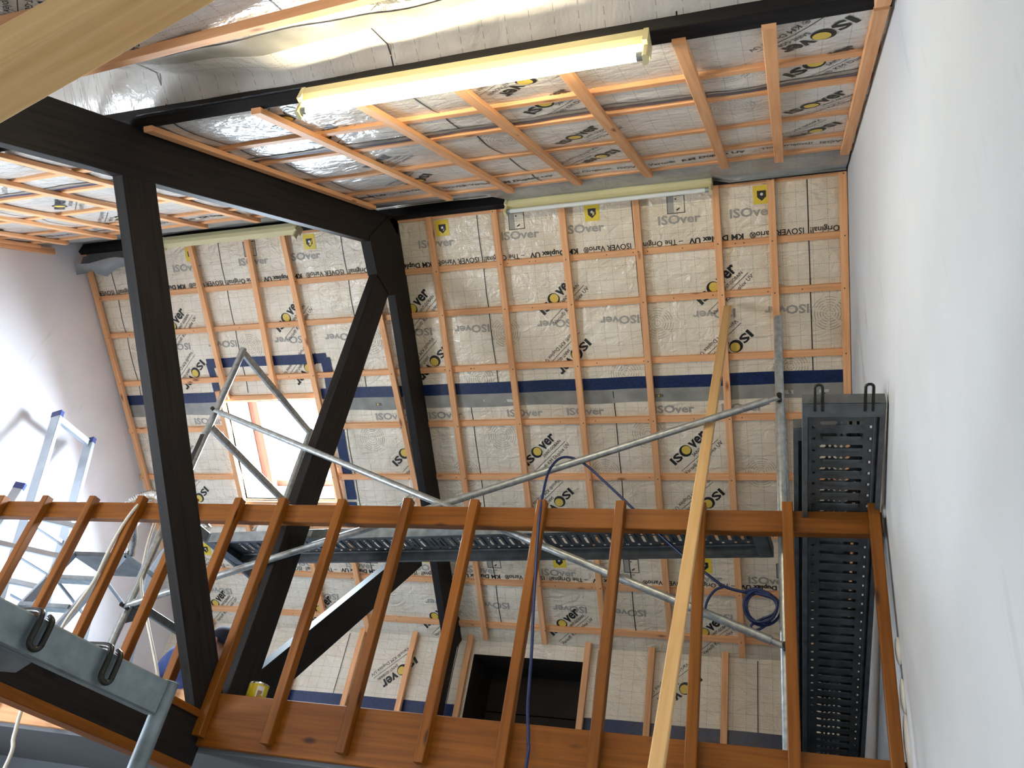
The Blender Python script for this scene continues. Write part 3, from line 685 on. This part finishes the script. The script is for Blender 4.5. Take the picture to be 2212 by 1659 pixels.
# ================================================================== SCAFFOLD
YF,YB=3.148,4.01; XS1,XS0=-.067,-3.085; RT=.0192
scf=thing('scaffold','galvanised scaffold bay with crossed braces behind the balustrade','scaffold',((XS0+XS1)/2,3.6,.735))
for x in (XS0,XS1):
    for y in (YF,YB): MB().tube([(x,y,.737),(x,y,2.735)],RT,14).build('standard',M_GALV,scf)
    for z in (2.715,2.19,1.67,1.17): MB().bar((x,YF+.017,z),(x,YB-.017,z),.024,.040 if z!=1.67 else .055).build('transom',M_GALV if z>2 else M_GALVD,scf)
    g=MB(); t1=[V(x-.004,YF+.018,1.15),V(x-.004,YF+.018,1.06),V(x-.004,YF+.16,1.15)]; t2=[p_+V(.008,0,0) for p_ in t1]; g.face(t1); g.face(t2[::-1]); [g.face([t1[q],t2[q],t2[(q+1)%3],t1[(q+1)%3]]) for q in range(3)]; g.build('gusset',M_GALVD,scf)
yb=3.103
for p,q in (((XS0+.03,yb,2.262),(XS1,yb,1.128)),((XS1,yb-.0,2.238),(XS0+.02,yb,1.124))):
    p=V(*p); q=V(*q); dd=(q-p).normalized()
    if p.x>q.x: p.y+=.001; 
    mb=MB().tube([p,p+dd*.06],.012,10).tube([p+dd*.05,p+dd*.08,q-dd*.08,q-dd*.05],lambda t:.0165,12).tube([q-dd*.06,q],.012,10)
    br=mb.build('brace',M_GALV,scf)
    for e in (p,q): MB().tube([e+V(0,-.022,0),e+V(0,.03,0)],.011,8).build('clamp_pin',M_DARKMET,br)
MB().bar((XS0-.0,YF-.0195,1.93),(XS0-.0,YF-.0195,2.12),.026,.002,(0,1,0),.0005).build('sticker',M_INK,scf)
MB().bar((XS0,YF-.0195,1.90),(XS0,YF-.0195,1.93),.026,.002,(0,1,0),.0005).build('sticker',plain('red_sticker',(.6,.05,.03),.4),scf)

def plank(name,label,p0,p1,width,nrm,hooks=(True,True),z_flange=.055,mat=M_GALVD,flange_mat=None,grp=None):
    """perforated steel scaffold deck; p0,p1 on the centre line of the walking face; nrm = up; open underside with flanges"""
    p0=V(*p0); p1=V(*p1); d=(p1-p0); Ln=d.length; d.normalize(); n=Vector(nrm); n=(n-d*n.dot(d)).normalized(); sd=d.cross(n).normalized(); w=width/2
    T=thing(name,label,'scaffold plank',(p0+p1)/2,grp)
    PT=.0532; mb=MB(); rows=int((Ln-.16)/PT); e=(Ln-rows*PT)/2
    def q(a,b,h=0): return p0+d*a+sd*b+n*h
    def rect(a0,a1,b0,b1): mb.face([q(a0,b0),q(a1,b0),q(a1,b1),q(a0,b1)])
    rect(0,e,-w,w); rect(Ln-e,Ln,-w,w)
    k=w*.97
    bs=[-w,-.76*w,-.70*w,-.55*w,-.50*w,-.10*w,-.05*w,.05*w,.10*w,.50*w,.55*w,.70*w,.76*w,w]
    for r in range(rows):
        a=e+r*PT; A=[a,a+.013,a+.028,a+PT*.62,a+PT*.82,a+PT]; ms=a+.0205
        rect(A[0],A[1],-w,w); rect(A[2],A[3],-w,w); rect(A[4],A[5],-w,w)
        # slot band: slots at [-.55,-.10], [.10,.55], hole at [-.05,.05]
        for b0,b1 in ((-w,-.55*w),(-.10*w,-.045*w),(.045*w,.10*w),(.55*w,w)): rect(A[1],A[2],b0,b1)
        c=.006
        for b0,b1 in ((-.55*w,-.10*w),(-.045*w,.045*w),(.10*w,.55*w)):
            for bb,sg in ((b0,1),(b1,-1)):
                mb.face([q(A[1],bb),q(A[1],bb+sg*c),q(ms,bb)]); mb.face([q(A[2],bb),q(ms,bb),q(A[2],bb+sg*c)])
        # round holes near the edges
        for b0,b1 in ((-w,-.74*w),(-.66*w,.66*w),(.74*w,w)): rect(A[3],A[4],b0,b1)
    mb.build('deck_plate',mat,T)
    rb=MB()
    for r in range(rows):
        a=e+r*PT+PT*.66; rb.bar(q(a,-.48*w,-.002),q(a,.48*w,-.002),.016,.006,n,.0028)
    rb.build('pressed_ribs',mat,T)
    for sg in (-1,1):
        f=MB(); f.bar(q(0,sg*(w-.0015),-z_flange/2),q(Ln,sg*(w-.0015),-z_flange/2),.003,z_flange,n,.0005); f.bar(q(0,sg*(w-.009),-z_flange),q(Ln,sg*(w-.009),-z_flange),.018,.003,n,.0005)
        f.bar(q(.05,sg*w*.82,-.006),q(Ln-.05,sg*w*.82,-.006),.012,.010,n,.003)
        f.build('side_flange',flange_mat or mat,T)
    for a,hk,dr in ((0,hooks[0],-1),(Ln,hooks[1],1)):
        MB().bar(q(a,-w,-z_flange/2),q(a,w,-z_flange/2),.004,z_flange,n,.001).build('end_plate',mat,T)
        MB().bar(q(a-dr*.03,-w+.004,-z_flange-.002),q(a-dr*.03,w-.004,-z_flange-.002),.055,.004,n,.001).build('end_plate',mat,T)
        if hk:
            for b in (-.60*w,.60*w):
                s=.0125; base=[q(a-dr*.03,b-s,-z_flange-.004),q(a+dr*.05,b-s,-z_flange+.004)]; tip=[q(a+dr*.062,b+s*math.cos(math.pi*(1-k/5)),-z_flange+.006) + d*(dr*.012*math.sin(math.pi*k/5)) for k in range(6)]
                MB().tube(base+tip+[q(a+dr*.05,b+s,-z_flange+.004),q(a-dr*.03,b+s,-z_flange-.004)],.0052,8).build('claw',M_DARKMET,T)
    return T
a=R(20.1); dp=V(-.024,math.cos(a),-math.sin(a)); np_=V(0,math.sin(a),math.cos(a))
c0=V(.154,2.693,1.793)-dp*.15
plank('scaffold_plank','perforated dark steel scaffold plank leaning over the rail by the right wall',c0,c0+dp*2.60,.272,np_)
plank('scaffold_plank','second steel scaffold plank lying partly hidden on top of the leaning one',c0+V(-.035,0,0)+np_*.075+dp*.16,c0+V(-.035,0,0)+np_*.075+dp*2.6,.262,np_)
def mid(a,b): return (a+b)/2
plank('scaffold_deck','perforated steel deck lying across the scaffold behind the balusters',(-2.99,3.525,1.655),(-.125,3.262,1.668),.27,(0,0,1),(False,False),.052,M_GALVD)
MB_=MB().bar((-2.985,3.386,1.628),(-.13,3.123,1.643),.004,.055).build('deck_fascia',M_GALVL,bpy.data.objects['scaffold_deck'])
MB().bar((-2.53,3.3415,1.632),(-2.33,3.323,1.633),.004,.030).build('sticker',M_SILVER,bpy.data.objects['scaffold_deck'])

# near scaffold frame, lower left
nf=thing('scaffold_trestle','close galvanised scaffold trestle with two claws at the lower left','trestle',(-1.35,1.6,GZ))
tdir=V(.256,.966,-.044).normalized(); td_up=V(0,0,1); tside=tdir.cross(td_up)
st=ray(362,1490)*1.86; st=V(st.x,st.y,0)
ztop=(ray(388,1476)*1.86).z
MB().tube([V(st.x,st.y,GZ),V(st.x,st.y,ztop)],.0192,18).build('standard',M_GALVN,nf)
MB().tube([V(st.x,st.y,ztop-.001),V(st.x,st.y,ztop+.001)],.0205,18).build('rim',M_GALV,nf)
e1=V(st.x,st.y,ztop-.040)-tdir*.018; e0=e1-tdir*1.15
tr=MB().bar(e0,e1,.034,.074,(0,0,1),.004).build('transom',M_GALVN,nf)
MB().tube([V(e0.x,e0.y,GZ),V(e0.x,e0.y,ztop)],.0192,18).build('standard',M_GALVN,nf)
# pressed plate hung under the transom
mb=MB(); g0=e1-tdir*.30-V(0,0,.040); pr=[(0,0),(.02,-.028),(.06,-.040),(.55,-.050),(.6,0)]
A=[g0-tdir*p+V(0,0,q)+tside*.006 for p,q in pr]; B=[v-tside*.012 for v in A]; mb.face(A); mb.face(B[::-1])
for i in range(5): j=(i+1)%5; mb.face([A[j],A[i],B[i],B[j]])
mb.build('gusset_plate',M_GALVD,nf)
for t in (.155,.325):
    c=e1-tdir*t+V(0,0,.037); s=.0125
    out=(tside if tside.dot(-c)>0 else -tside)
    pts=[c-out*.05+V(0,0,.012)-tdir*s*1.5, c+out*.012+V(0,0,.010)-tdir*s, c+out*.030+V(0,0,-.004)-tdir*s]
    pts+= [c+out*.032+V(0,0,-.045)-tdir*s]+[c+out*.032+V(0,0,-.050)+V(0,0,-.012)*math.sin(math.pi*k/5)-tdir*s*math.cos(math.pi*k/5) for k in range(6)]+[c+out*.032+V(0,0,-.045)+tdir*s, c+out*.030+V(0,0,-.004)+tdir*s, c+out*.012+V(0,0,.008)+tdir*s]
    MB().tube(curve_pts(pts,3),.0062,9).build('claw',M_DARKMET,nf)

# ================================================================== LOOSE THINGS
# raw batten leaning on the rail
d=ray(1572,665); den=d.dot(NF); k_far=PF(0,0,.075).dot(NF); top=d*(k_far/den); bot=onY(1418,1659,2.47); ex=(bot-top).normalized()
tag(MB().bar(bot+ex*((bot.z-GZ-.012)/-ex.z),top,.044,.030,(0,1,0),.003).build('leaning_batten',M_RAW),'pale raw batten leaning diagonally across the rail towards the roof','batten')
# blue hose with a coil hung on the scaffold post
hp=[V(-.99,2.62,GZ+.012),V(-.96,2.80,GZ+.05),V(-.93,2.93,-.5),onY(1130,1700,2.95),onY(1141,1600,2.965),onY(1140,1525,2.97),onY(1148,1413,2.975),onY(1153,1300,2.98),onY(1161,1163,2.985),onY(1166,1110,2.985),onY(1174,1062,3.0),onY(1185,1020,3.03),onY(1205,993,3.07),onY(1230,988,3.095),onY(1262,1002,3.12),onY(1300,1035,3.15),onY(1350,1082,3.18),onY(1420,1150,3.2),onY(1492,1213,3.2),onY(1531,1243,3.2),onY(1565,1267,3.2),onY(1613,1280,3.2),onY(1650,1283,3.19)]
mb=MB().tube(curve_pts(hp,6),.0062,8)
cc=onY(1643,1312,3.19)
for k,(rx,rz,ph) in enumerate(((.062,.064,0),(.056,.060,.2),(.066,.066,.35))):
    mb.tube([cc+V(rx*math.cos(t+ph)+.004*k,.012*k-.012+.006*math.sin(2*t),rz*math.sin(t+ph)) for t in [i*2*math.pi/28 for i in range(29)]],.0055,7,False)
mb.tube(curve_pts([onY(1650,1283,3.18),onY(1678,1300,3.18),onY(1672,1325,3.19),onY(1640,1340,3.2),onY(1622,1352,3.2),onY(1632,1362,3.2),onY(1655,1350,3.2),onY(1672,1330,3.19)],5),.0055,7)
mb.tube(curve_pts([onY(1565,1267,3.2),onY(1545,1275,3.2),onY(1528,1298,3.21),onY(1520,1330,3.22)],5),.0055,7)
for z in (0,1,2): mb.tube(curve_pts([onY(1610+z*3,1277+z*2,3.19),onY(1635,1272+z*5,3.18),onY(1665,1284+z*3,3.18)],4),.006,7)
tag(mb.build('blue_hose',M_BLUE),'blue hose looped over the brace and coiled beside the scaffold post','hose')
# cream hose over the rail at left
cp=[onY(352,1092,3.10),onY(335,1080,3.07),onY(318,1077,3.03),onY(292,1098,2.985),onY(262,1140,2.98),onY(232,1195,2.975),onY(205,1252,2.975),onY(172,1300,2.97),onY(140,1345,2.96),onY(95,1430,2.95),onY(50,1525,2.94),onY(30,1590,2.94),onY(5,1670,2.94),V(-3.18,2.93,-.3),V(-3.2,2.85,GZ+.06),V(-3.25,2.6,GZ+.012)]
mb=MB().tube(curve_pts(cp,6),.0085,9)
mb.tube(curve_pts([onY(335,1080,3.09),onY(342,1100,3.12),onY(318,1180,3.14),onY(305,1262,3.14),onY(318,1340,3.14),onY(338,1440,3.14),onY(345,1500,3.14)],6),.0075,9)
tag(mb.build('cream_hose',M_CREAMPIPE),'cream flexible hose draped over the left end of the rail','hose')
# silver flexible duct
dc=onY(306,1102,3.35); pts=[dc+V(.115*math.cos(t),.03*math.sin(t),.11*math.sin(t)) for t in [math.pi*1.05-i*math.pi*1.1/26 for i in range(27)]]
pts=[(-3.64,3.56,1.585),(-3.615,3.48,1.70)]+pts[3:-3]+[(-3.25,3.42,1.80),(-3.12,3.50,1.725)]
tag(MB().tube(curve_pts(pts,4),lambda t:.030+.003*math.sin(t*420),14).build('flexible_duct',M_FOILDUCT),'bent silver foil duct behind the rail beside the black strut','duct')
# yellow tin
tin=thing('paint_tin','small yellow tin standing at the foot of the king post','tin',(-2.215,3.15,.737))
MB().lathe((-2.215,3.15,.737),(0,0,1),[(0,0),(0,.041),(.018,.041),(.018,.042),(.092,.042),(.096,.041)],28).build('body',M_TINLBL,tin)
MB().lathe((-2.215,3.15,.737),(0,0,1),[(.092,.0425),(.098,.0435),(.1,.042),(.096,.038),(.094,.0)],28).build('lid',M_TINMET,tin)
mb=MB(); mb2=MB()
for (h0,h1,a0,a1,B) in ((.03,.085,-1.1,-.35,mb),(.035,.066,-.95,-.5,mb2)):
    rr=.0428 if B is mb else .0433; n=8
    for i in range(n):
        t0=a0+(a1-a0)*i/n; t1=a0+(a1-a0)*(i+1)/n
        B.face([V(-2.215+rr*math.cos(t),3.15+rr*math.sin(t),.737+h) for t,h in ((t0,h0+.02*math.sin(3*(t0-a0))),(t1,h0+.02*math.sin(3*(t1-a0))),(t1,h1),(t0,h1))])
mb.build('label_patch',M_WHITE,tin); mb2.build('label_patch',plain('tin_picture',(.35,.2,.08),.4),tin)
# white sack on the deck
sk=MB(); sk.ball((-2.70,3.50,1.73),.085,.07,.075,20,12); sk.v=[v+V(0,0,.012*noise.noise(v*14))+V(.010*noise.noise(v*9+V(5,0,0)),0,0) for v in sk.v]; sk.v=[V(v.x,v.y,max(v.z,1.664)) for v in sk.v]
sko=tag(sk.build('white_sack',M_SACK),'lumpy white sack lying on the scaffold deck','sack')
MB().tube(curve_pts([(-2.775,3.435,1.70),(-2.74,3.42,1.76),(-2.68,3.42,1.79),(-2.63,3.45,1.80)],5),.004,6).build('strap',M_WHITE,sko)

# ---- ladders by the left wall
lad=thing('leaning_ladder','tall aluminium ladder leaning against the left wall','ladder',(-4.5,3.7,.735))
TLc=V(-4.72,3.50,2.56); TRc=V(-4.72,3.83,2.56); bd=V(.30,0,-1).normalized()
ln=(2.56-.737)/-bd.z
for T_ in (TLc,TRc):
    MB().bar(T_,T_+bd*ln,.030,.072,(1,0,.25),.003).build('stile',M_ALU,lad)
    MB().bar(T_-bd*.012,T_+bd*.03,.034,.076,(1,0,.25),.003).build('end_cap',M_BLUEPL,lad)
MB().bar(TLc+V(0,.015,0)+bd*.03,TRc-V(0,.015,0)+bd*.03,.05,.03,(1,0,.2),.003).build('cross_bar',M_ALU,lad)
for k in range(1,8):
    z=k*.235+.12
    if z<.75: continue
    MB().bar(TLc+V(0,.014,0)+bd*z,TRc-V(0,.014,0)+bd*z,.028,.028,(1,0,.2),.004).build('rung',M_ALU,lad)
# second ladder, wide rungs, in front
l2=thing('rung_ladder','aluminium rung ladder standing left of the stepladder','ladder',(-4.1,3.5,.735))
A0=onY(112,1150,3.55); B0=onY(158,1118,3.75)
xa,xb=-4.38,-4.02
for x,y in ((-4.48,3.30),(-4.08,3.50)):
    MB().bar((x,y,.737),(x-.02,y+.06,1.92),.024,.060,(1,.4,0),.003).build('stile',M_ALU,l2); MB().bar((x-.02,y+.06,1.90),(x-.02,y+.06,1.94),.028,.064,(1,.4,0),.003).build('end_cap',M_BLUEPL,l2)
for k in range(5):
    z=.95+k*.2; f=(z-.737)/1.18
    MB().bar((-4.47-.02*f,3.305+.06*f,z),(-4.09-.02*f,3.495+.06*f,z),.03,.03,(0,0,1),.003).build('rung',M_ALU,l2)
# platform stepladder
sl=thing('stepladder','aluminium platform stepladder with dark tray beside the rail','stepladder',(-3.85,3.6,.735))
pl0=onY(165,1197,3.62); pl1=onY(272,1235,3.62)
px0,px1,pz=-3.98,-3.62,1.56
MB().box(px0-.01,px1+.01,3.50,3.78,pz-.012,pz+.012).build('tray',M_GALVD,sl)
for x in (px0,px1):
    MB().bar((x,3.50,pz),(x,3.18,.737),.020,.050,(0,1,.4),.002).build('front_stile',M_ALU,sl)
    MB().bar((x,3.74,pz),(x+.0,3.98,.737),.018,.034,(0,1,-.3),.002).build('rear_leg',M_ALU,sl)
    MB().bar((x,3.74,pz),(x,3.86,2.02),.016,.030,(0,1,-.3),.002).build('upright',M_ALU,sl)
    MB().bar((x,3.42,1.40),(x,3.83,1.28),.010,.018).build('spreader',M_ALU,sl)
MB().bar((px0,3.86,2.02),(px1,3.86,2.02),.03,.018).build('guard_bar',M_ALU,sl)
for k,z in enumerate((1.37,1.18,.99)):
    f=(pz-z)/(pz-.737); y=3.50-.32*f
    MB().bar((px0+.01,y,z),(px1-.01,y,z),.075,.024).build('tread',M_GALVL,sl)

# ================================================================== PERSON crouching on the loft
per=thing('person','person in dark cap and blue shirt bending down behind the black strut','person',(-3.15,3.85,.735))
def skin_body(name, verts, edges, radii, mat, parent, root=0, sub=2):
    me=bpy.data.meshes.new(name); o0=Vector(parent['_org']); me.from_pydata([W(v)-o0 for v in verts],edges,[]); me.update()
    o=bpy.data.objects.new(name,me); C.objects.link(o); o.parent=parent; me.materials.append(mat)
    bm=bmesh.new(); bm.from_mesh(me); lay=bm.verts.layers.skin.verify(); bm.verts.ensure_lookup_table()
    for v,r in zip(bm.verts,radii):
        q=r if isinstance(r,tuple) else (r,r); v[lay].radius=(q[0]*SC,q[1]*SC)
    bm.verts[root][lay].use_root=True; bm.to_mesh(me); bm.free()
    sk=o.modifiers.new('skin','SKIN'); sk.use_smooth_shade=True; ss=o.modifiers.new('sub','SUBSURF'); ss.levels=sub; ss.render_levels=sub
    return o
H=onY(483,1386,3.84)          # head centre
pelv=V(-3.42,3.98,.98)
ch=V(-3.18,3.90,1.13); nk=V(-3.075,3.865,1.175)
vs=[pelv,(pelv+ch)/2+V(0,0,.02),ch,nk,H+V(0,0,-.01),
    V(-3.16,3.77,1.12),V(-3.08,3.70,.96),V(-2.96,3.66,.86),V(-3.14,4.02,1.12),V(-3.04,4.08,.96),V(-2.93,4.06,.84),
    V(-3.38,3.88,.94),V(-3.16,3.74,.93),V(-3.30,3.74,.78),V(-3.20,3.72,.755),V(-3.40,4.08,.94),V(-3.17,4.14,.90),V(-3.33,4.14,.77),V(-3.22,4.14,.755)]
ed=[(0,1),(1,2),(2,3),(3,4),(2,5),(5,6),(6,7),(2,8),(8,9),(9,10),(0,11),(11,12),(12,13),(13,14),(0,15),(15,16),(16,17),(17,18)]
ra=[.10,.105,.11,.045,.066,.050,.038,.026,.050,.038,.026,.075,.058,.042,.032,.075,.058,.042,.032]
body=skin_body('body',vs,ed,ra,M_SKIN,per)
shirt=skin_body('shirt',[pelv+V(.03,-.01,.03),(pelv+ch)/2+V(0,0,.025),ch+V(0,0,.004),V(-3.105,3.872,1.165),V(-3.16,3.77,1.122),V(-3.08,3.70,.965),V(-3.00,3.68,.895),V(-3.14,4.02,1.122),V(-3.04,4.08,.965),V(-2.97,4.07,.885)],
    [(0,1),(1,2),(2,3),(2,4),(4,5),(5,6),(2,7),(7,8),(8,9)],[.135,.14,.14,.066,.072,.056,.042,.072,.056,.042],M_SHIRT,per)
tr_=skin_body('trousers',[pelv,V(-3.38,3.88,.94),V(-3.16,3.74,.932),V(-3.30,3.74,.79),V(-3.40,4.08,.94),V(-3.17,4.14,.902),V(-3.33,4.14,.78)],[(0,1),(1,2),(2,3),(0,4),(4,5),(5,6)],[.11,.083,.066,.05,.083,.066,.05],M_TROUS,per)
for y in (3.72,4.14): MB().ball((-3.22,y,.762),.075,.036,.026,14,8).build('shoe',M_NAVY,per)
cap=MB(); cap.ball(H+V(0,0,.022),.078,.070,.062,20,10); cap.v=[V(v.x,v.y,max(v.z,H.z-.004)) for v in cap.v]; cap.build('cap',M_NAVY,per)
fd=V(.83,-.10,-.5).normalized()
MB().ball(H+fd*.066+V(0,0,-.012),.012,.010,.014,10,6).build('nose',M_SKIN,per)
for s in (-1,1):
    MB().ball(H+V(-.004,s*.066,-.018),.014,.007,.020,10,6).build('ear',M_SKIN,per); MB().ball(H+fd*.058+V(0,s*.024,.004),.007,.007,.006,10,6).build('eye',M_INK,per)
MB().bar(H+fd*.060+V(0,-.018,-.036),H+fd*.060+V(0,.018,-.036),.008,.005).build('mouth',plain('lips',(.33,.12,.1),.5),per)
def hand(base, fwd, side, upv):
    fwd=Vector(fwd).normalized(); side=Vector(side).normalized(); upv=Vector(upv).normalized(); vs=[base, base+fwd*.045]; ed=[(0,1)]; ra=[(.022,.014),(.026,.013)]
    for k,(o_,l) in enumerate(((-.021,.040),(-.007,.048),(.007,.045),(.020,.035))):
        i=len(vs); vs+=[base+fwd*.06+side*o_, base+fwd*(.06+l*.5)+side*o_*1.1-upv*.004, base+fwd*(.06+l)+side*o_*1.15-upv*.014]; ed+=[(1,i),(i,i+1),(i+1,i+2)]; ra+=[.0075,.0068,.0058]
    i=len(vs); vs+=[base+fwd*.02+side*-.026, base+fwd*.05+side*-.042-upv*.004]; ed+=[(0,i),(i,i+1)]; ra+=[.0085,.0065]
    return skin_body('hand',vs,ed,ra,M_SKIN,per,0,1)
hand(V(-2.965,3.662,.862),(.6,-.2,-.6),(.3,.95,0),(.6,0,.7)); hand(V(-2.935,4.06,.845),(.6,0,-.6),(-.2,.95,0),(.6,0,.7))

for o in bpy.data.objects:
    if '_org' in o: del o['_org']
